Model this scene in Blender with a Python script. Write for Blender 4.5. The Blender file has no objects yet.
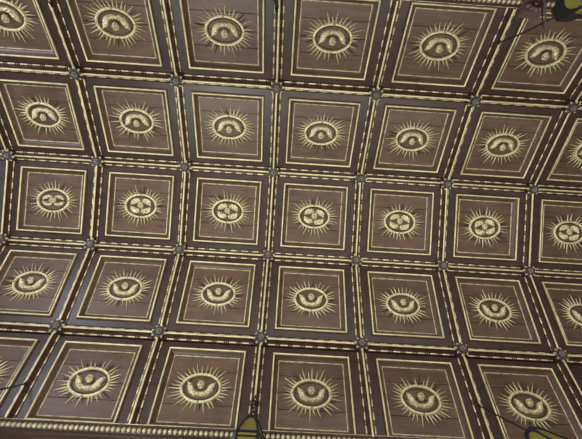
import bpy, math, random
from mathutils import Vector, Matrix
random.seed(7)
PI = math.pi
COL = bpy.context.scene.collection
Z0 = 6.18                       # height of the crown of the vault above the floor

# ------------------------------------------------------------------ vault section (y, z) of the rib lines
SEC = {'F': (-1.9274, -1.3107), 'A': (-1.295, -0.5885), 'B': (-0.4936, 0.0),
       'C': (0.4936, 0.0), 'D': (1.295, -0.5885), 'E': (1.9274, -1.3107)}
ROWS = {1: ('F', 'A'), 2: ('A', 'B'), 3: ('B', 'C'), 4: ('C', 'D'), 5: ('D', 'E')}
def V3(x, yz, h=(0, 0)): return Vector((x, yz[0] + h[0], Z0 + yz[1] + h[1]))
def facet(row):
    a = Vector(SEC[ROWS[row][0]]); b = Vector(SEC[ROWS[row][1]])
    L = (b - a).length; d = (b - a) / L
    n = Vector((d.y, -d.x))
    if n.y > 0: n = -n
    return a, b, d, n, L
def facet_point(row, x, v, h=0.0):
    """v measured from the upper (crown side) node for rows 1/5, from node a otherwise"""
    a, b, d, n, L = facet(row)
    p = (b - d * v) if row == 1 else (a + d * v)
    p = p + n * h
    return Vector((x, p.x, Z0 + p.y))
def facet_matrix(row, x, v, h=0.0):
    a, b, d, n, L = facet(row)
    p = facet_point(row, x, v, h)
    X = Vector((1, 0, 0)); Y = Vector((0, -d.x, -d.y)); Z = Vector((0, n.x, n.y))
    M = Matrix(((X.x, Y.x, Z.x, p.x), (X.y, Y.y, Z.y, p.y), (X.z, Y.z, Z.z, p.z), (0, 0, 0, 1)))
    return M

# ------------------------------------------------------------------ mesh builder
class MB:
    def __init__(s): s.v = []; s.f = []; s.m = []
    def add(s, vs, fs, mi=0):
        o = len(s.v); s.v += [tuple(v) for v in vs]; s.f += [tuple(i + o for i in f) for f in fs]; s.m += [mi] * len(fs)
    def box(s, x0, x1, y0, y1, z0, z1, mi=0):
        s.add([(x, y, z) for x in (x0, x1) for y in (y0, y1) for z in (z0, z1)],
              [(0, 1, 3, 2), (4, 6, 7, 5), (0, 4, 5, 1), (2, 3, 7, 6), (0, 2, 6, 4), (1, 5, 7, 3)], mi)
    def loft(s, rings, closed_path=False, closed_ring=True, caps=True, mi=0):
        n = len(rings[0]); m = len(rings); vs = [p for r in rings for p in r]; fs = []
        for i in range(m if closed_path else m - 1):
            j = (i + 1) % m
            for k in range(n if closed_ring else n - 1):
                l = (k + 1) % n
                fs.append((i * n + k, j * n + k, j * n + l, i * n + l))
        if caps and not closed_path and closed_ring:
            fs.append(tuple(range(n - 1, -1, -1))); fs.append(tuple((m - 1) * n + k for k in range(n)))
        s.add(vs, fs, mi)
    def tube(s, pts, r, seg=8, mi=0):
        pts = [Vector(p) for p in pts]; rings = []; N = None
        for i, p in enumerate(pts):
            t = (pts[min(i + 1, len(pts) - 1)] - pts[max(i - 1, 0)]).normalized()
            if N is None: N = t.cross(Vector((0.31, 0.2, 0.93))).normalized()
            N = (N - t * N.dot(t)).normalized(); B = t.cross(N)
            rr = r[i] if isinstance(r, (list, tuple)) else r
            rings.append([p + N * math.cos(2 * PI * k / seg) * rr + B * math.sin(2 * PI * k / seg) * rr for k in range(seg)])
        s.loft(rings, mi=mi)
    def ball(s, c, r, seg=10, rin=6, mi=0):
        if not isinstance(r, (list, tuple)): r = (r, r, r)
        vs = [(c[0], c[1], c[2] + r[2])]; fs = []
        for i in range(1, rin):
            a = PI * i / rin
            for k in range(seg):
                b = 2 * PI * k / seg
                vs.append((c[0] + r[0] * math.sin(a) * math.cos(b), c[1] + r[1] * math.sin(a) * math.sin(b), c[2] + r[2] * math.cos(a)))
        vs.append((c[0], c[1], c[2] - r[2])); last = len(vs) - 1
        for k in range(seg):
            l = (k + 1) % seg
            fs.append((0, 1 + k, 1 + l))
            for i in range(rin - 2): fs.append((1 + i * seg + k, 1 + (i + 1) * seg + k, 1 + (i + 1) * seg + l, 1 + i * seg + l))
            fs.append((1 + (rin - 2) * seg + k, last, 1 + (rin - 2) * seg + l))
        s.add(vs, fs, mi)
    def torus(s, c, R, r, axis='z', seg=18, sides=6, sy=1.0, mi=0):
        rings = []
        for i in range(seg):
            a = 2 * PI * i / seg; ring = []
            for k in range(sides):
                b = 2 * PI * k / sides
                x = math.cos(a) * (R + r * math.cos(b)); y = sy * math.sin(a) * (R + r * math.cos(b)); z = r * math.sin(b)
                q = (x, y, z) if axis == 'z' else ((x, z, y) if axis == 'y' else (z, x, y))
                ring.append((c[0] + q[0], c[1] + q[1], c[2] + q[2]))
            rings.append(ring)
        s.loft(rings, closed_path=True, mi=mi)
    def square(s, prof, mi=0):
        """mitred square moulding: prof = [(half size, z)...] closed"""
        rings = [[(sx * r, sy * r, z) for r, z in prof] for sx, sy in ((1, 1), (-1, 1), (-1, -1), (1, -1))]
        s.loft(rings, closed_path=True, mi=mi)
    def mesh(s, name, mats, smooth=True, angle=40):
        me = bpy.data.meshes.new(name); me.from_pydata(s.v, [], s.f)
        for m in mats: me.materials.append(m)
        for p, mi in zip(me.polygons, s.m): p.material_index = mi; p.use_smooth = smooth
        me.update()
        import bmesh
        b = bmesh.new(); b.from_mesh(me); bmesh.ops.recalc_face_normals(b, faces=b.faces[:])
        if smooth:
            for e in b.edges:
                if len(e.link_faces) == 2 and e.calc_face_angle(0) > math.radians(angle): e.smooth = False
        b.to_mesh(me); b.free()
        return me
    def build(s, name, mats, parent=None, smooth=True, angle=40):
        if not isinstance(mats, (list, tuple)): mats = [mats]
        return put(name, s.mesh(name, mats, smooth, angle), parent)
def put(name, data, parent=None, M=None):
    o = bpy.data.objects.new(name, data); COL.objects.link(o); o.parent = parent
    if M is not None: o.matrix_local = M
    return o
def tag(o, label=None, cat=None, group=None, kind=None):
    for k, v in (('label', label), ('category', cat), ('group', group), ('kind', kind)):
        if v: o[k] = v
    return o
def copy_tree(o, parent=None):
    c = o.copy(); COL.objects.link(c); c.parent = parent
    for ch in o.children: copy_tree(ch, c)
    return c

# ------------------------------------------------------------------ materials
def new_mat(name):
    m = bpy.data.materials.new(name); m.use_nodes = True; nt = m.node_tree
    b = nt.nodes['Principled BSDF']; return m, nt, b
def wood(name, c1, c2, rough=0.38, scale=1.0, across='x', var=0.25, bump=0.25, spec=0.5):
    m, nt, b = new_mat(name); N = nt.nodes; L = nt.links
    tc = N.new('ShaderNodeTexCoord'); oi = N.new('ShaderNodeObjectInfo')
    mp = N.new('ShaderNodeMapping'); L.new(tc.outputs['Object'], mp.inputs['Vector'])
    mul = N.new('ShaderNodeMath'); mul.operation = 'MULTIPLY'; mul.inputs[1].default_value = 37.0
    L.new(oi.outputs['Random'], mul.inputs[0])
    cb = N.new('ShaderNodeCombineXYZ')
    for i in range(3): L.new(mul.outputs[0], cb.inputs[i])
    L.new(cb.outputs[0], mp.inputs['Location'])
    mp.inputs['Scale'].default_value = (2.2 * scale, 26 * scale, 14 * scale) if across == 'x' else (26 * scale, 2.2 * scale, 14 * scale)
    n1 = N.new('ShaderNodeTexNoise'); n1.inputs['Scale'].default_value = 1.6; n1.inputs['Detail'].default_value = 7; n1.inputs['Roughness'].default_value = 0.62
    L.new(mp.outputs[0], n1.inputs['Vector'])
    n2 = N.new('ShaderNodeTexNoise'); n2.inputs['Scale'].default_value = 5.0; n2.inputs['Detail'].default_value = 4
    add = N.new('ShaderNodeVectorMath'); L.new(tc.outputs['Object'], add.inputs[0]); L.new(cb.outputs[0], add.inputs[1])
    L.new(add.outputs[0], n2.inputs['Vector'])
    cr = N.new('ShaderNodeValToRGB'); cr.color_ramp.elements[0].position = 0.32; cr.color_ramp.elements[1].position = 0.70
    cr.color_ramp.elements[0].color = (*c1, 1); cr.color_ramp.elements[1].color = (*c2, 1)
    mx = N.new('ShaderNodeMath'); mx.operation = 'ADD'
    h = N.new('ShaderNodeMath'); h.operation = 'MULTIPLY'; h.inputs[1].default_value = 0.55; L.new(n1.outputs['Fac'], h.inputs[0])
    h2 = N.new('ShaderNodeMath'); h2.operation = 'MULTIPLY'; h2.inputs[1].default_value = 0.45; L.new(n2.outputs['Fac'], h2.inputs[0])
    L.new(h.outputs[0], mx.inputs[0]); L.new(h2.outputs[0], mx.inputs[1]); L.new(mx.outputs[0], cr.inputs['Fac'])
    hs = N.new('ShaderNodeHueSaturation'); L.new(cr.outputs['Color'], hs.inputs['Color'])
    mr = N.new('ShaderNodeMapRange'); mr.inputs['To Min'].default_value = 1 - var; mr.inputs['To Max'].default_value = 1 + var
    L.new(oi.outputs['Random'], mr.inputs['Value']); L.new(mr.outputs[0], hs.inputs['Value'])
    L.new(hs.outputs[0], b.inputs['Base Color'])
    b.inputs['Roughness'].default_value = rough; b.inputs['Specular IOR Level'].default_value = spec
    bp = N.new('ShaderNodeBump'); bp.inputs['Strength'].default_value = bump; bp.inputs['Distance'].default_value = 0.003
    L.new(n1.outputs['Fac'], bp.inputs['Height']); L.new(bp.outputs[0], b.inputs['Normal'])
    return m
def gilt(name, c1, c2, rough=0.42, metal=0.35, scale=60):
    m, nt, b = new_mat(name); N = nt.nodes; L = nt.links
    tc = N.new('ShaderNodeTexCoord'); n = N.new('ShaderNodeTexNoise'); n.inputs['Scale'].default_value = scale; n.inputs['Detail'].default_value = 5
    L.new(tc.outputs['Object'], n.inputs['Vector'])
    cr = N.new('ShaderNodeValToRGB'); cr.color_ramp.elements[0].position = 0.34; cr.color_ramp.elements[1].position = 0.58
    cr.color_ramp.elements[0].color = (*c1, 1); cr.color_ramp.elements[1].color = (*c2, 1)
    L.new(n.outputs['Fac'], cr.inputs['Fac']); L.new(cr.outputs['Color'], b.inputs['Base Color'])
    b.inputs['Roughness'].default_value = rough; b.inputs['Metallic'].default_value = metal
    return m
def plain(name, c, rough=0.5, metal=0.0, **kw):
    m, nt, b = new_mat(name); N = nt.nodes; L = nt.links
    tc = N.new('ShaderNodeTexCoord'); n = N.new('ShaderNodeTexNoise'); n.inputs['Scale'].default_value = 25
    L.new(tc.outputs['Object'], n.inputs['Vector'])
    cr = N.new('ShaderNodeValToRGB'); cr.color_ramp.elements[0].color = (*[x * 0.8 for x in c], 1); cr.color_ramp.elements[1].color = (*[min(1, x * 1.2) for x in c], 1)
    L.new(n.outputs['Fac'], cr.inputs['Fac']); L.new(cr.outputs['Color'], b.inputs['Base Color'])
    b.inputs['Roughness'].default_value = rough; b.inputs['Metallic'].default_value = metal
    for k, v in kw.items(): b.inputs[k.replace('_', ' ')].default_value = v
    return m
M_FIELD = wood('panel board wood', (0.060, 0.032, 0.021), (0.158, 0.094, 0.063), rough=0.42, var=0.10)
M_BAND = wood('dark stile wood', (0.026, 0.014, 0.012), (0.072, 0.042, 0.036), rough=0.36, var=0.06)
M_COVE = wood('red brown moulding wood', (0.052, 0.027, 0.018), (0.130, 0.072, 0.050), rough=0.38, var=0.08)
M_RIB = wood('rib wood', (0.030, 0.012, 0.010), (0.085, 0.034, 0.028), rough=0.36, var=0.08)
M_GOLD = gilt('pale gilding', (0.56, 0.49, 0.26), (0.76, 0.69, 0.41), metal=0.25, scale=14)
M_GOLD_THIN = gilt('worn gilding', (0.30, 0.25, 0.15), (0.62, 0.56, 0.36), metal=0.2, scale=22)
M_RAY = gilt('ray gilding', (0.44, 0.39, 0.21), (0.74, 0.68, 0.42), metal=0.2, scale=40)
M_TARN = gilt('tarnished ray', (0.03, 0.022, 0.018), (0.08, 0.06, 0.04))
M_CHERUB = gilt('carved gilding', (0.32, 0.27, 0.14), (0.72, 0.66, 0.42), metal=0.2, scale=45)
M_DARK = plain('dark bronze leaf', (0.045, 0.038, 0.033), 0.4, 0.2)
M_BOSS = plain('silvered boss', (0.19, 0.17, 0.15), 0.35, 0.3)
M_TIP = gilt('leaf tip gilding', (0.30, 0.26, 0.15), (0.62, 0.57, 0.36))
M_IRON = plain('blackened iron', (0.018, 0.020, 0.030), 0.45, 0.4)
M_STEEL = plain('blue grey wire', (0.20, 0.23, 0.30), 0.35, 0.6)
M_GLASS = plain('yellow lantern glass', (0.26, 0.235, 0.05), 0.3, 0.0, Transmission_Weight=0.15)
M_BLUE = plain('blue lantern glass', (0.05, 0.13, 0.42), 0.25, 0.0, Transmission_Weight=0.1)
M_EGG = gilt('cornice gilding', (0.34, 0.29, 0.17), (0.66, 0.60, 0.38))
M_PLASTER = plain('frieze plaster', (0.30, 0.25, 0.20), 0.8)
M_CARVE = wood('carved boss wood', (0.07, 0.042, 0.038), (0.20, 0.13, 0.12), rough=0.45, var=0.05)

# ------------------------------------------------------------------ ceiling shell
X0, X1 = -3.0, 7.0
mb = MB()
keys = ['F', 'A', 'B', 'C', 'D', 'E']
xs = [X0 + (X1 - X0) * i / 10 for i in range(11)]
def offs(k, t):
    i = keys.index(k); ns = []
    for r in (i, i + 1):
        if 1 <= r <= 5: ns.append(facet(r)[3])
    n = sum(ns, Vector((0, 0))).normalized(); c = n.dot(ns[0])
    return (SEC[k][0] - n.x * t / c, SEC[k][1] - n.y * t / c)
inner = [offs(k, 0.036) for k in keys]
outer = [offs(k, 0.10) for k in keys]
for k in range(5):
    mb = MB(); ring = [inner[k], inner[k + 1], outer[k + 1], outer[k]]
    mb.loft([[V3(x, p) for p in ring] for x in xs])
    tag(mb.build('ceiling', M_BAND, smooth=False), kind='structure')

# ------------------------------------------------------------------ ribs
def strip_pattern(L, pitch, s0=0.0):
    """bead-and-reel along a length: long bead then two thin reels"""
    out = []; n = max(1, round(L / pitch)); p = L / n
    for i in range(n):
        a = i * p
        out += [('bead', a + 0.03 * p, a + 0.64 * p), ('reel', a + 0.73 * p, a + 0.785 * p), ('reel', a + 0.88 * p, a + 0.935 * p)]
    return out
def cord(mb, P, T, N, B, a, b):
    mb.loft([[P + T * t + B * x + N * y for x, y in ((-.003, -.004), (-.003, .0), (.003, .0), (.003, -.004))] for t in (a, b)], mi=1)
def bead_and_reel(mb, P, T, N, L, B, pitch=0.122):
    """P start, T direction, N normal, B sideways: bead strip lying along a line"""
    for kind, a, b in strip_pattern(L, pitch):
        if kind == 'bead':
            st = [(a, 0.004), (a + 0.006, 0.0072), (b - 0.006, 0.0072), (b, 0.004)]
        else:
            st = [(a, 0.004), ((a + b) / 2, 0.0074), (b, 0.004)]
        rings = [[P + T * t + (B * math.cos(q) + N * math.sin(q)) * r for q in [PI * 2 * k / 8 for k in range(8)]] for t, r in st]
        mb.loft(rings)
def half_round(c, r, B, N, n=6):
    return [c + B * (r * math.cos(PI * k / n)) + N * (r * math.sin(PI * k / n)) for k in range(n + 1)]
def rib_section(c, BL, BR, NL, NR, N, B, h, w=0.045):
    """polygon of the rib body; BL/BR directions along the facets, NL/NR normals of the facets"""
    return [c + BL * w - N * 0.045, c + BL * w + NL * 0.007, c + BL * (w - .016) + NL * 0.009,
            c + B * -0.019 + N * (h * 0.45), c + B * -0.014 + N * (h * 0.85), c + B * -0.0102 + N * h,
            c + B * 0.0102 + N * h, c + B * 0.014 + N * (h * 0.85), c + B * 0.019 + N * (h * 0.45),
            c + BR * (w - .016) + NR * 0.009, c + BR * w + NR * 0.007, c + BR * w - N * 0.045]
H = 0.064
LONG = {'A': (0.066, 0.039), 'B': (0.052, 0.046), 'C': (0.052, 0.046), 'D': (0.066, 0.039)}   # height, bead offset
GAP = 0.068
ordinal = ['first', 'second', 'third', 'fourth', 'fifth', 'sixth', 'seventh', 'eighth']
long_lab = {'A': 'dark gilt-beaded long rib between the topmost and second panel rows', 'B': 'dark gilt-beaded long rib just above the middle panel row',
            'C': 'dark gilt-beaded long rib just below the middle panel row', 'D': 'dark gilt-beaded long rib between the fourth and bottom panel rows'}
node_n = {}
for k in 'ABCD':
    r0 = keys.index(k); r1 = r0 + 1
    _, _, d0, n0, _ = facet(r0); _, _, d1, n1, _ = facet(r1)
    N2 = (n0 + n1).normalized(); B2 = (d0 + d1).normalized()
    v = lambda q: Vector((0, q.x, q.y))
    N, B, BL, BR, NL, NR = v(N2), v(B2), v(-d0), v(d1), v(n0), v(n1)
    node_n[k] = (N, B)
    HL, OFF = LONG[k]
    root = put('long_rib', None); root.location = V3(X0, SEC[k])
    tag(root, long_lab[k], 'ceiling rib', 'long ribs of the vault')
    c = Vector((0, 0, 0)); Lx = X1 - X0; T = Vector((1, 0, 0))
    mb = MB(); mb.loft([[p + T * t for p in rib_section(c, BL, BR, NL, NR, N, B, HL, OFF + 0.008)] for t in (0, Lx)])
    mb.build('rib_body', M_RIB, root, smooth=False)
    mb = MB(); mb.loft([[p + T * t for p in half_round(c + N * (HL - 0.001), 0.0090, B, N)] for t in (0, Lx)])
    mb.build('gilt_bead', M_GOLD, root)
    for bb, nn in ((BL, NL), (BR, NR)):
        mb = MB(); cord(mb, c + bb * OFF + nn * 0.010, T, nn, bb, 0, Lx)
        for i in range(int(Lx)):
            bead_and_reel(mb, c + T * (i + GAP) + bb * OFF + nn * 0.010, T, nn, 1 - 2 * GAP, bb)
        mb.build('bead_and_reel', [M_GOLD, M_RIB], root)

arch_cols = list(range(-1, 6))
for ci, i in enumerate(arch_cols):
    root = put('arch_rib', None); root.location = (i, 0, Z0)
    what = 'leftmost' if ci == 0 else ('rightmost' if ci == 6 else ordinal[ci] + ' from the left')
    tag(root, 'dark gilt-beaded arched rib crossing the vault, ' + what + ' of seven', 'ceiling rib', 'crosswise arched ribs of the vault')
    body, bead = MB(), MB(); reels = {-1: MB(), 1: MB()}
    T0 = Vector((1, 0, 0))
    for r in range(1, 6):
        a, b, d, n, L = facet(r)
        P = Vector((0, a.x, a.y)); T = Vector((0, d.x, d.y)); N = Vector((0, n.x, n.y)); B = Vector((1, 0, 0))
        s0 = 0.03 if r > 1 else L - 0.872; s1 = L - 0.03 if r < 5 else 0.876
        body.loft([[p + T * t for p in rib_section(P, -B, B, N, N, N, B, H * 0.985)] for t in (s0, s1)])
        bead.loft([[p + T * t for p in half_round(P + N * (H - 0.002), 0.0090, B, N)] for t in (s0, s1)])
        for sd in (-1, 1):
            cord(reels[sd], P + B * (sd * 0.039) + N * 0.010, T, N, B, -.004 if r > 1 else s0, L + .004 if r < 5 else s1)
            bead_and_reel(reels[sd], P + T * (GAP if r > 1 else s0) + B * (sd * 0.039) + N * 0.010, T, N, (L - 2 * GAP) if 1 < r < 5 else (0.876 - GAP), B)
    body.build('rib_body', M_RIB, root, smooth=False)
    bead.build('gilt_bead', M_GOLD, root)
    for sd in (-1, 1): reels[sd].build('bead_and_reel', [M_GOLD, M_RIB], root)

# ------------------------------------------------------------------ rosettes on the crossings
def petal(mb, ang, r0, r1, w, z0, z1, curl=0.0, mi=0, n=6):
    ca, sa = math.cos(ang), math.sin(ang); rows = []
    for i in range(n + 1):
        t = i / n; r = r0 + (r1 - r0) * t
        ww = w * (math.sin(PI * min(1, 0.18 + t * 0.80)) ** 0.7)
        zz = z0 + (z1 - z0) * math.sin(t * PI * 0.75) - curl * t * t
        row = []
        for j in range(5):
            s = (j - 2) / 2; y = s * ww; z = zz + (1 - s * s) * 0.006 - (0.003 if j == 2 else 0)
            row.append((ca * r - sa * y, sa * r + ca * y, z))
        rows.append(row)
    base = [[(x, y, 0.0) for x, y, z in row] for row in rows]
    mb.loft([top + bot[::-1] for top, bot in zip(rows, base)], mi=mi)
def make_rosette():
    root = put('rosette', None)
    mb = MB(); mb.loft([[(math.cos(a) * r, math.sin(a) * r, z) for a in [2 * PI * k / 24 for k in range(24)]] for r, z in ((0.056, -0.060), (0.056, 0.0), (0.050, 0.006), (0.02, 0.008))])
    mb.build('back_plate', M_DARK, root)
    for k in range(8):
        mb = MB(); petal(mb, k * PI / 4 + PI / 8, 0.014, 0.060, 0.017, 0.004, 0.024, 0.006)
        mb.build('petal', M_DARK, root)
    for k in range(8):
        a = k * PI / 4; mb = MB()
        cx, cy = math.cos(a) * 0.059, math.sin(a) * 0.059
        mb.ball((cx, cy, 0.010), (0.0125 if k % 2 == 0 else 0.009,) * 2 + (0.011,), 8, 5)
        mb.torus((cx * 0.86, cy * 0.86, 0.016), 0.008, 0.0035, seg=10, sides=5)
        mb.build('leaf_tip', M_TIP, root)
    mb = MB()
    for k in range(6): petal(mb, k * PI / 3, 0.004, 0.030, 0.012, 0.014, 0.032, 0.004)
    mb.ball((0, 0, 0.030), (0.011, 0.011, 0.012), 10, 6)
    mb.build('centre_boss', M_BOSS, root)
    return root
rosette = make_rosette(); first = True
where = {'A': 'rib between the topmost and second panel rows', 'B': 'rib just above the middle panel row',
         'C': 'rib just below the middle panel row', 'D': 'rib between the fourth and bottom panel rows'}
for k, c0, c1 in (('A', 0, 5), ('B', -1, 5), ('C', -1, 5), ('D', 0, 5)):
    N, B = node_n[k]
    for n_, i in enumerate(range(c0, c1 + 1)):
        o = rosette if first else copy_tree(rosette); first = False
        X = Vector((1, 0, 0)); Y = -B; p = V3(i, SEC[k]) + N * 0.064
        M = Matrix(((X.x, Y.x, N.x, p.x), (X.y, Y.y, N.y, p.y), (X.z, Y.z, N.z, p.z), (0, 0, 0, 1)))
        o.matrix_world = M @ Matrix.Rotation(random.uniform(-.2, .2), 4, 'Z') @ Matrix.Scale(1.12, 4)
        pos = 'leftmost' if n_ == 0 else ('rightmost' if i == c1 else ordinal[n_] + ' from left')
        tag(o, f'carved rosette, {pos} on the {where[k]}', 'rosette', 'rosettes at the rib crossings')

# ------------------------------------------------------------------ coffer panels
DEPTH = 0.028
def make_panel():
    root = put('coffer_panel', None)
    mb = MB()
    ys = [-0.312, -0.150, 0.004, 0.163, 0.312]; D = DEPTH
    for y0, y1 in zip(ys, ys[1:]):
        e = 0.0018
        mb.loft([[(x, y0 + e, 0.0005 - D), (x, y0 + e, 0.004 - D), (x, y0 + 2 * e, 0.006 - D), (x, y1 - 2 * e, 0.006 - D), (x, y1 - e, 0.004 - D), (x, y1 - e, 0.0005 - D)] for x in (-0.312, 0.312)])
    mb.build('field_boards', M_FIELD, root, smooth=False)
    mb = MB(); mb.square([(r, z - D) for r, z in ((0.304, 0.0), (0.304, 0.007), (0.3055, 0.0125), (0.309, 0.0145), (0.313, 0.0125), (0.3155, 0.007), (0.3155, 0.0))])
    mb.build('inner_gilt_bead', M_GOLD_THIN, root)
    mb = MB(); mb.square([(0.315, -D), (0.315, 0.007 - D), (0.322, 0.010 - D), (0.333, 0.020 - D), (0.343, 0.008), (0.350, 0.021), (0.371, 0.021), (0.373, 0.012), (0.376, 0.008), (0.376, -D)])
    mb.build('cove_moulding', M_COVE, root, angle=30)
    mb = MB(); mb.square([(0.3535, 0.020), (0.354, 0.028), (0.357, 0.032), (0.361, 0.0335), (0.365, 0.032), (0.368, 0.028), (0.3685, 0.020)])
    mb.build('outer_gilt_bead', M_GOLD, root)
    mb = MB()
    mb.loft([[(sx * r, sy * q, z) for r, q, z in ((0.374, 0.374, -0.034), (0.374, 0.374, 0.0), (0.4525, 0.439, 0.0), (0.4525, 0.439, -0.034))]
             for sx, sy in ((1, 1), (-1, 1), (-1, -1), (1, -1))], closed_path=True)
    mb.build('stile_frame', M_BAND, root, smooth=False)
    return root
# ------------------------------------------------------------------ medallions
def ellipse_ring(prof, a, b, seg=64):
    rings = []
    for i in range(seg):
        t = 2 * PI * i / seg; nx, ny = math.cos(t) / a, math.sin(t) / b; l = math.hypot(nx, ny); nx /= l; ny /= l
        rings.append([(a * math.cos(t) + nx * r, b * math.sin(t) + ny * r, z) for r, z in prof])
    return rings
RA, RB = 0.174, 0.128
def wing_mesh(name, pts, hws, z0, dome, feathers, side=1, flip=1):
    """feathered wing swept along a centre line; outer edge scalloped into feather tips"""
    P = [Vector((p[0], p[1], 0)) for p in pts]
    def cat(t):
        n = len(P) - 1; f = min(t * n, n - 1e-6); i = int(f); u = f - i
        p0 = P[max(i - 1, 0)]; p1 = P[i]; p2 = P[i + 1]; p3 = P[min(i + 2, n)]
        return 0.5 * ((2 * p1) + (p2 - p0) * u + (2 * p0 - 5 * p1 + 4 * p2 - p3) * u * u + (-p0 + 3 * p1 - 3 * p2 + p3) * u ** 3)
    def hw(t):
        n = len(hws) - 1; f = min(t * n, n - 1e-6); i = int(f); u = f - i; u = u * u * (3 - 2 * u)
        return hws[i] * (1 - u) + hws[i + 1] * u
    NT, NS = 36, 9; rows = []
    for i in range(NT + 1):
        t = i / NT; c = cat(t); tn = (cat(min(1, t + .01)) - cat(max(0, t - .01))).normalized()
        nrm = Vector((tn.y, -tn.x, 0)); w = hw(t); top = []
        for j in range(NS + 1):
            s = -1 + 2 * j / NS
            ph = (t * feathers - (s + 1) * 0.55) % 1.0
            sc = 1.0 + (0.20 * (math.sin(PI * ph) - 0.4) if s > 0.2 else 0.0) * s
            q = c + nrm * (w * s * sc)
            z = z0 + dome * math.sqrt(max(0.0, 1 - (s * 0.92) ** 2)) * (0.72 + 0.28 * math.sin(PI * t)) + 0.0085 * (ph - 0.5) + (0.002 if abs(s) < .15 else 0)
            top.append((q.x * side, q.y * flip, z))
        rows.append(top)
    mb = MB(); mb.loft([r + [(x, y, 0.006) for x, y, z in r[::-1]] for r in rows])
    return mb.mesh(name, [M_CHERUB], angle=50)
def head_meshes():
    mb = MB(); seg, rin = 28, 20
    rx, ry, rz = 0.029, 0.033, 0.034
    vs = []; fs = []
    g = lambda x, y, cx, cy, sx, sy: math.exp(-((x - cx) / sx) ** 2 - ((y - cy) / sy) ** 2)
    for i in range(rin + 1):
        a = PI * 0.5 * i / rin * 1.12
        for k in range(seg):
            b = 2 * PI * k / seg; x = math.sin(a) * math.cos(b); y = math.sin(a) * math.sin(b); z = math.cos(a)
            px, py = x * rx * (1 - 0.12 * max(0, -y)), y * ry; u, v = x, y
            pz = z * rz
            pz += 0.009 * g(u, v, 0, -0.08, 0.13, 0.24)                      # nose
            pz -= 0.006 * (g(u, v, 0.36, 0.10, 0.2, 0.13) + g(u, v, -0.36, 0.10, 0.2, 0.13))  # eye sockets
            pz += 0.0035 * (g(u, v, 0.36, 0.08, 0.10, 0.07) + g(u, v, -0.36, 0.08, 0.10, 0.07))  # eyes
            pz += 0.004 * (g(u, v, 0.42, -0.28, 0.25, 0.22) + g(u, v, -0.42, -0.28, 0.25, 0.22))  # cheeks
            pz += 0.003 * (g(u, v, 0, -0.47, 0.22, 0.06) + g(u, v, 0, -0.58, 0.16, 0.05)) - 0.003 * g(u, v, 0, -0.525, 0.25, 0.03)
            pz += 0.004 * g(u, v, 0, -0.80, 0.22, 0.14)
            vs.append((px, py, pz))
    for i in range(rin):
        for k in range(seg):
            l = (k + 1) % seg; fs.append((i * seg + k, (i + 1) * seg + k, (i + 1) * seg + l, i * seg + l))
    mb.add(vs, fs)
    mb.ball((0.0265, -0.002, 0.006), (0.004, 0.008, 0.006), 8, 5); mb.ball((-0.0265, -0.002, 0.006), (0.004, 0.008, 0.006), 8, 5)
    head = mb.mesh('cherub_head', [M_CHERUB], angle=75)
    mb = MB(); rr = random.Random(3)
    for ringr, cnt, zz, sz in ((0.93, 11, 0.010, 0.0085), (0.68, 8, 0.021, 0.0075), (0.40, 4, 0.029, 0.0065)):
        for q in range(cnt):
            a = PI * (0.02 + 0.96 * q / (cnt - 1)) if ringr > .5 else PI * (0.25 + 0.5 * q / (cnt - 1))
            x = rx * ringr * math.cos(a); y = ry * ringr * math.sin(a) + 0.004
            if ringr < .5: y += 0.012
            s = sz * rr.uniform(.85, 1.15)
            mb.ball((x, y, zz), (s, s, s * .8), 8, 6)
            mb.torus((x, y, zz + s * .55), s * .55, s * .22, seg=8, sides=4)
    hair = mb.mesh('hair', [M_CHERUB], angle=75)
    return head, hair
HEAD, HAIR = head_meshes()
UPTS = [(-0.004, -0.058), (0.042, -0.057), (0.078, -0.030), (0.094, 0.008), (0.128, 0.050)]
UHW = [0.016, 0.020, 0.026, 0.024, 0.003]
W_R = wing_mesh('wing', UPTS, UHW, 0.018, 0.026, 6, 1); W_L = wing_mesh('wing', UPTS, UHW, 0.018, 0.026, 6, -1)
QPTS = [(0.012, 0.046), (0.042, 0.058), (0.082, 0.046), (0.110, 0.008)]
QHW = [0.016, 0.029, 0.029, 0.007]
QW = {(sx, sy): wing_mesh('wing', QPTS, QHW, 0.012, 0.016, 5, sx, sy) for sx in (1, -1) for sy in (1, -1)}
EPTS = [(0.014, 0.036), (0.05, 0.046), (0.088, 0.036), (0.120, 0.010)]
EHW = [0.012, 0.016, 0.019, 0.007]
EW = {(sx, sy): wing_mesh('wing', EPTS, EHW, 0.012, 0.016, 5, sx, sy) for sx in (1, -1) for sy in (1, -1)}
def ray_mesh(wavy, mat):
    mb = MB(); rows = []; n = 6
    for i in range(n + 1):
        t = i / n; w = 0.0068 * (1 - t) ** 0.75 + 0.0006; off = (0.0035 * math.sin(t * PI * 2.2) if wavy else 0)
        z = 0.006 + 0.016 * t
        rows.append([(off - w, t, z), (off, t, z + 0.010 * (1 - t) + 0.001), (off + w, t, z), (off, t, z - 0.004)])
    mb.loft(rows)
    return mb.mesh('sun_ray', [mat], smooth=False)
RAY = [ray_mesh(False, M_RAY), ray_mesh(True, M_RAY)]
RAY_T = [ray_mesh(False, M_TARN), ray_mesh(True, M_TARN)]
mb = MB(); mb.loft(ellipse_ring([(-0.012, 0.006), (-0.012, 0.018), (-0.007, 0.027), (0.000, 0.030), (0.008, 0.027), (0.0125, 0.018), (0.0125, 0.006)], RA, RB), closed_path=True)
RING = mb.mesh('oval_ring', [M_RAY], angle=60)
mb = MB(); mb.loft(ellipse_ring([(-0.005, 0.006), (-0.004, 0.013), (0.0, 0.016), (0.004, 0.013), (0.005, 0.006)], RA - 0.023, RB - 0.023), closed_path=True)
RIM = mb.mesh('inner_rim', [M_COVE], angle=60)
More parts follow.
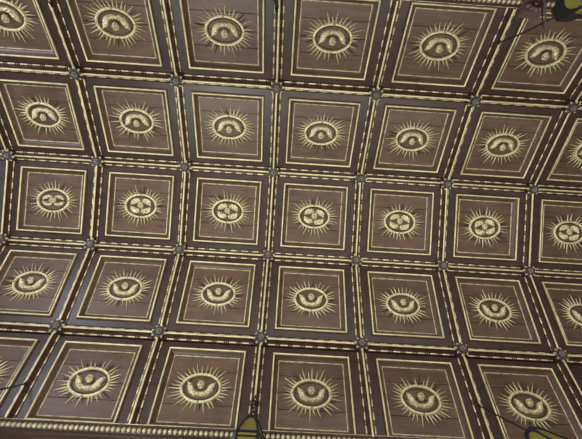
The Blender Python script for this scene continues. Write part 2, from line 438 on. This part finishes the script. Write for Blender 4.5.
mb = MB(); mb.loft([[(math.cos(a) * r, math.sin(a) * r, z) for a in [2 * PI * k / 8 for k in range(8)]] for r, z in ((0.006, 0.022), (0.006, 0.030), (0.003, 0.032))])
STUD = mb.mesh('stud', [M_TARN])
def make_medallion(kind, rnd):
    root = put('sunburst_medallion', None)
    put('oval_ring', RING, root); put('inner_rim', RIM, root)
    for x, y in ((RA, 0), (-RA, 0), (0, RB), (0, -RB)): put('stud', STUD, root, Matrix.Translation((x, y, 0)))
    n = 36
    for k in range(n):
        t = 2 * PI * (k + 0.5 + rnd.uniform(-.12, .12)) / n
        a, b = RA + 0.008, RB + 0.008
        x, y = a * math.cos(t), b * math.sin(t); ang = math.atan2(y * 1.25, x) - PI / 2 + rnd.uniform(-.05, .05)
        ln = (0.104 if k % 2 == 0 else 0.074) * rnd.uniform(.74, 1.2)
        tarn = rnd.random() < 0.11
        src = (RAY_T if tarn else RAY)[k % 2 if rnd.random() < .8 else 0]
        o = put('sun_ray', src, root, Matrix.Translation((x, y, 0)) @ Matrix.Rotation(ang, 4, 'Z') @ Matrix.Diagonal((rnd.uniform(.85, 1.15), ln, 1, 1)))
        if tarn: o['label'] = 'tarnished dark ray'
    if kind == 'u':
        h = put('cherub_head', HEAD, root, Matrix.Translation((0, 0.012, 0.028))); put('hair', HAIR, h)
        put('wing', W_R, root); put('wing', W_L, root)
    else:
        R_ = Matrix.Rotation(rnd.uniform(-.5, .5) if kind == 'x' else PI / 2, 4, 'Z')
        h = put('cherub_head', HEAD, root, Matrix.Translation((0, 0, 0.012)) @ R_); put('hair', HAIR, h)
        Z = Matrix.Rotation(rnd.uniform(-.14, .14) if kind == 'x' else 0, 4, 'Z')
        for key, me in (QW if kind == 'x' else EW).items(): put('wing', me, root, Z)
    return root

CELLS = {1: range(-1, 5), 2: range(-1, 6), 3: range(-1, 6), 4: range(-1, 6), 5: range(-1, 5)}
rowname = {1: 'topmost', 2: 'second', 3: 'middle', 4: 'fourth', 5: 'bottom'}
panel = make_panel(); first = True
for row, cols in CELLS.items():
    n = len(cols)
    for q, i in enumerate(cols):
        v = 0.490 if row == 1 else 0.502 if row == 5 else facet(row)[4] / 2
        M = facet_matrix(row, i + 0.5, v)
        o = panel if first else copy_tree(panel); first = False
        o.matrix_world = M
        if row == 3: o.scale = (1, 0.99, 1)
        pos = 'leftmost' if q == 0 else ('rightmost, at the right edge' if q == n - 1 else ordinal[q] + ' from left')
        tag(o, f'square wooden coffer panel with gilt frame, {rowname[row]} row, {pos}', 'ceiling panel', 'coffer panels of the vault')
        rnd = random.Random(row * 31 + i * 7 + 5)
        kind = 'u' if row != 3 else 'x'
        m = make_medallion('e' if (row == 3 and i == -1) else kind, rnd)
        m.matrix_world = M @ Matrix.Translation((0, 0, -DEPTH)) @ Matrix.Rotation((PI if row < 3 else 0) + rnd.uniform(-.04, .04), 4, 'Z')
        look = {1: 'downward-hung winged cherub head', 2: 'downward-hung winged cherub head', 3: 'cherub face amid four wings', 4: 'upright winged cherub head', 5: 'upright winged cherub head'}[row]
        if row == 3 and i == -1: look = 'face between flat closed wings'
        tag(m, f'gilded oval sunburst, {look}, {rowname[row]} row, {pos}', 'medallion', 'sunburst medallions on the panels')

# ------------------------------------------------------------------ cornices and wall tops
def cornice(side, va, vb):
    """va, vb: distance of the lip from the last rib line at x=0 and x=4"""
    row = 5 if side > 0 else 1
    def lip(x): 
        p = facet_point(row, x, va + (vb - va) * x / 4.0, 0.060); return p
    mb = MB(); rings = []
    for x in (X0, X1):
        p = lip(x); q = facet_point(row, x, va + (vb - va) * x / 4.0, -0.04)
        s = side
        pts = [q, p + Vector((0, 0, 0)), p + Vector((0, s * .002, -.012)), p + Vector((0, s * .010, -.016)), p + Vector((0, s * .016, -.030)),
               p + Vector((0, s * .036, -.062)), p + Vector((0, s * .046, -.066)), p + Vector((0, s * .046, -.100)), p + Vector((0, s * .060, -.108)),
               p + Vector((0, s * .066, -.230)), p + Vector((0, s * .080, -.245)), p + Vector((0, s * .20, -.245)), p + Vector((0, s * .20, .05))]
        rings.append(pts)
    mb.loft(rings)
    t = tag(mb.build('trim_1' if side > 0 else 'trim_2', M_BAND, smooth=False), kind='structure')
    mb = MB(); x = X0 + 0.03
    while x < X1:
        p = lip(x); c = p + Vector((0, side * .028, -.043))
        mb.ball(c, (0.0185, 0.022, 0.024), 10, 7); x += 0.0415
    mb.build('egg_moulding', M_EGG, t)
    mb = MB(); mb.tube([lip(X0) + Vector((0, side * .001, -.003)), lip(X1) + Vector((0, side * .001, -.003))], 0.0035, 6)
    mb.build('gilt_fillet', M_GOLD_THIN, t)
    mb = MB(); y = side * 1.97; zt = Z0 - 1.62
    mb.box(X0, X1, min(y, y + side * .2), max(y, y + side * .2), Z0 - 3.2, zt)
    tag(mb.build('wall_front' if side > 0 else 'wall_back', M_PLASTER, smooth=False), kind='structure')
    return lip
lip_b = cornice(1, 0.880, 0.856)
lip_t = cornice(-1, 0.872, 0.880)
# carved boss on the cornice, top right
root = put('carved_boss', None); root.location = lip_t(4.115) + Vector((0, .018, -.03))
tag(root, 'reddish brown carved wooden boss on the cornice beside the top right lantern', 'carved boss')
mb = MB(); mb.box(-.085, .085, -.06, .055, -.05, .045); mb.build('block', M_CARVE, root, smooth=False)
mb = MB()
Rr = Matrix.Rotation(math.radians(150), 3, 'X')
tmp = MB()
for k in range(8): petal(tmp, k * PI / 4, 0.012, 0.070, 0.022, 0.012, 0.030, 0.010)
tmp.ball((0, 0, .03), .016)
mb.add([Rr @ Vector(v) + Vector((0, 0.012, -.048)) for v in tmp.v], tmp.f); mb.build('leaf_carving', M_CARVE, root)

# ------------------------------------------------------------------ lanterns
def chain_mesh(mb, P, Q, sag=0.0, pitch=0.030, r=0.0032):
    P = Vector(P); Q = Vector(Q); n = max(2, int((Q - P).length / pitch))
    pt = lambda t: P.lerp(Q, t) - Vector((0, 0, sag * 4 * t * (1 - t)))
    for k in range(n):
        a, b = pt(k / n), pt((k + 1) / n); T = (b - a).normalized(); c = (a + b) / 2; L = (b - a).length * 0.66
        S = T.cross(Vector((0.3, .5, .8))).normalized()
        if k % 2: S = T.cross(S)
        N = T.cross(S); rings = []
        for i in range(10):
            w = 2 * PI * i / 10; o = T * (math.cos(w) * L) + S * (math.sin(w) * L * .55); od = o.normalized()
            rings.append([c + o + od * (math.cos(u) * r) + N * (math.sin(u) * r) for u in [2 * PI * j / 5 for j in range(5)]])
        mb.loft(rings, closed_path=True)
def make_lantern(anchor, cap, rod=None, cable=0.0, S=1.0, label=''):
    root = put('hanging_lantern', None); root.location = cap; c = Vector(cap); A = Vector(anchor) - c
    mb = MB(); mb.ball(A, (0.019, 0.019, 0.014)); mb.torus(A + Vector((0, 0, -.020)), 0.016, 0.005, 'x', 14, 6)
    mb.build('ceiling_hook', M_IRON, root)
    if cable:
        mb = MB(); n = 24
        pts = [A.lerp(Vector((0, 0, .03)), t / n) - Vector((0, 0, cable * 4 * (t / n) * (1 - t / n))) for t in range(n + 1)]
        mb.tube(pts, [0.0058 + 0.0022 * (k % 2) for k in range(n + 1)], 6); mb.build('suspension_cable', M_IRON, root)
    else:
        mb = MB(); chain_mesh(mb, A + Vector((0, 0, -.03)), Vector((0, 0, .035)), pitch=0.045, r=0.0055); mb.build('chain', M_IRON, root)
    if rod:
        R0, R1 = Vector(rod[0]) - c, Vector(rod[1]) - c
        mb = MB(); mb.tube([R0, R0.lerp(R1, .5) + Vector((.004, 0, 0)), R1], 0.006, 8); mb.build('stay_rod', M_STEEL, root)
        mb = MB(); mb.tube([R0 + Vector((-.016, 0, .01)), R1 + Vector((-.014, 0, .01))], 0.0045, 8); mb.build('lamp_wire', M_IRON, root)
    # knob and cap
    def spin(prof, n=6, rot=0.0): return [[(math.cos(a) * r, math.sin(a) * r, z) for a in [rot + 2 * PI * k / n for k in range(n)]] for r, z in prof]
    mb = MB(); mb.ball((0, 0, .032), (.018, .018, .016)); mb.loft(spin(((0.010, .03), (0.012, .0), (0.012, -.02)), 12)); mb.build('knob', M_IRON, root)
    mb = MB(); mb.loft(spin(((0.014, -.002), (0.060 * S, -.008), (0.070 * S, -.022), (0.066 * S, -.032)))); mb.build('cap', M_IRON, root, smooth=False)
    # body: hexagonal lantern, flaring downwards
    zt, zm, zb = -0.03, -0.40, -0.56; rt, rm, rb = 0.066 * S, 0.148 * S, 0.128 * S
    fr = MB(); arch0 = 0.07 if S == 1.0 else 0.42
    def edge(t): return rt + (rm - rt) * t, zt + (zm - zt) * t
    for k in range(6):
        a = 2 * PI * k / 6; d = Vector((math.cos(a), math.sin(a), 0))
        fr.tube([d * rt + Vector((0, 0, zt)), d * rm + Vector((0, 0, zm)), d * rb + Vector((0, 0, zb))], [0.0065, 0.0095, 0.008], 6)
    for r, z, w in ((rt, zt, .007), (rm, zm, .009), (rm * .965, zm - .05, .006), (rb, zb, .010)):
        pts = [Vector((math.cos(2 * PI * k / 6) * r, math.sin(2 * PI * k / 6) * r, z)) for k in range(7)]
        for p, q in zip(pts, pts[1:]): fr.tube([p, q], w, 6)
    # arched spandrels over each pane
    for k in range(6):
        a0, a1 = 2 * PI * k / 6, 2 * PI * (k + 1) / 6
        def P(u, t, off=0.0):
            r, z = edge(t); p = Vector((math.cos(a0) * r, math.sin(a0) * r, z)).lerp(Vector((math.cos(a1) * r, math.sin(a1) * r, z)), u)
            m = Vector((math.cos((a0 + a1) / 2), math.sin((a0 + a1) / 2), 0)); return p + m * off
        n = 12; top = []; arc = []
        for i in range(n + 1):
            u = 0.07 + 0.86 * i / n; x = (u - .5) / .43
            arc.append(arch0 + 0.26 * (1 - math.sqrt(max(0, 1 - x * x)))); top.append(u)
        f = [P(u, 0.0, .004) for u in top] + [P(u, t, .004) for u, t in reversed(list(zip(top, arc)))]
        g = [P(u, 0.0, -.002) for u in top] + [P(u, t, -.002) for u, t in reversed(list(zip(top, arc)))]
        m_ = 2 * (n + 1); fs = []
        for i in range(n):
            j = m_ - 1 - i; fs.append((i, i + 1, j - 1, j)); fs.append((m_ + i, m_ + j, m_ + j - 1, m_ + i + 1))
        for i in range(m_): fs.append((i, (i + 1) % m_, m_ + (i + 1) % m_, m_ + i))
        fr.add(f + g, fs)
    fr.build('frame', M_IRON, root)
    def ringpane(name, mat, z0, r0, z1, r1):
        for k in range(6):
            a0, a1 = 2 * PI * k / 6, 2 * PI * (k + 1) / 6; mb = MB()
            q = []
            for e in (0, .004):
                for a, r, z in ((a0, r0, z0), (a1, r0, z0), (a1, r1, z1), (a0, r1, z1)): q.append((math.cos(a) * (r - .003 - e), math.sin(a) * (r - .003 - e), z))
            mb.add(q, [(0, 1, 2, 3), (7, 6, 5, 4), (0, 4, 5, 1), (1, 5, 6, 2), (2, 6, 7, 3), (3, 7, 4, 0)])
            mb.build(name, mat, root, smooth=False)
    e1, z1 = edge(.84)[0], edge(.84)[1]
    ringpane('yellow_pane', M_GLASS, zt, rt, z1, e1)
    ringpane('blue_pane', M_BLUE, z1, e1, zm, rm)
    ringpane('lower_yellow_pane', M_GLASS, zm, rm, zb, rb)
    mb = MB(); mb.loft(spin(((rb, zb), (rb * .9, zb - .02), (.05, zb - .05), (.018, zb - .07), (.022, zb - .10), (.004, zb - .13)), 12)); mb.build('bottom_finial', M_IRON, root)
    tag(root, label, 'lantern', 'hanging lanterns on the arched ribs')
    return root
ZC = Z0
make_lantern((2.0, 1.640, ZC - 1.060), (1.996, 1.690, ZC - 1.42), label='yellow and blue glass lantern with black frame at the bottom edge, left of centre')
make_lantern((3.99, -1.639, ZC - 1.058), (4.108, -1.565, ZC - 1.70), rod=((4.009, -1.458, ZC - 1.70), (4.050, -1.95, ZC - 1.56)), cable=-0.05, S=1.22, label='yellow glass lantern with black frame in the top right corner')
make_lantern((3.985, 1.621, ZC - 1.037), (4.045, 1.530, ZC - 1.70), cable=0.02, label='lantern on a dark cable at the bottom edge near the right corner')
make_lantern((0.010, 1.637, ZC - 1.055), (0.050, 1.489, ZC - 1.60), cable=0.04, label='lantern on a dark cable at the bottom left corner')
make_lantern((1.982, -1.731, ZC - 1.162), (1.96, -1.772, ZC - 1.45), label='lantern hung from the rib at the top edge, left of centre')
make_lantern((0.010, -1.671, ZC - 1.094), (0.072, -1.603, ZC - 1.50), cable=0.02, label='lantern hung from the rib in the top left corner')

# ------------------------------------------------------------------ light
def area(name, loc, target, size, power, color=(1, 1, 1)):
    l = bpy.data.lights.new(name, 'AREA'); l.shape = 'RECTANGLE'; l.size = size[0]; l.size_y = size[1]; l.energy = power; l.color = color
    o = bpy.data.objects.new(name, l); COL.objects.link(o); o.location = loc
    o.rotation_euler = (Vector(target) - Vector(loc)).to_track_quat('-Z', 'Y').to_euler(); return o
area('window_light_left', (-6.0, 0.0, 3.6), (1.5, 0.0, 5.8), (2.6, 3.0), 150, (0.70, 0.82, 1.0))
area('window_light_back', (2.4, -2.6, 1.4), (2.4, 1.3, 5.6), (7.0, 0.9), 210, (1.0, 0.96, 0.86))
area('window_light_front', (2.4, 2.6, 1.4), (2.4, -1.3, 5.6), (7.0, 0.9), 210, (1.0, 0.96, 0.86))
area('clerestory_light_front', (0.80, 1.90, Z0 - 2.60), (1.5, -1.6, Z0 - 1.1), (0.7, 0.5), 26, (0.86, 1.0, 0.93))
area('clerestory_light_back', (-1.40, -1.90, Z0 - 2.25), (0.4, 1.7, Z0 - 1.1), (1.2, 0.8), 50, (0.75, 0.84, 1.0))
w = bpy.data.worlds.new('interior'); bpy.context.scene.world = w; w.use_nodes = True
bg = w.node_tree.nodes['Background']; bg.inputs['Color'].default_value = (1.0, 0.95, 0.92, 1); bg.inputs['Strength'].default_value = 0.20

# ------------------------------------------------------------------ camera
R = [[0.9979316042835906, -0.06167750662278421, -0.018121764505020836],
     [0.062061441593223264, 0.9978418503522546, 0.02144805709055082],
     [0.016759792342089498, -0.022528356850533917, 0.9996057135182176]]
right, down, fwd = Vector(R[0]), Vector(R[1]), Vector(R[2])
cam = bpy.data.cameras.new('camera'); co = bpy.data.objects.new('camera', cam); COL.objects.link(co)
p = Vector((2.15811591, 0.15272731, Z0 - 4.58312173)); u = -down; b = -fwd
co.matrix_world = Matrix(((right.x, u.x, b.x, p.x), (right.y, u.y, b.y, p.y), (right.z, u.z, b.z, p.z), (0, 0, 0, 1)))
cam.sensor_width = 36; cam.lens = 397.0073 / 582 * 36; cam.clip_start = 0.05
sc = bpy.context.scene; sc.camera = co
sc.view_settings.view_transform = 'Standard'; sc.view_settings.look = 'None'; sc.view_settings.gamma = 1
sc.view_settings.use_curve_mapping = False; sc.view_settings.exposure = 0.1
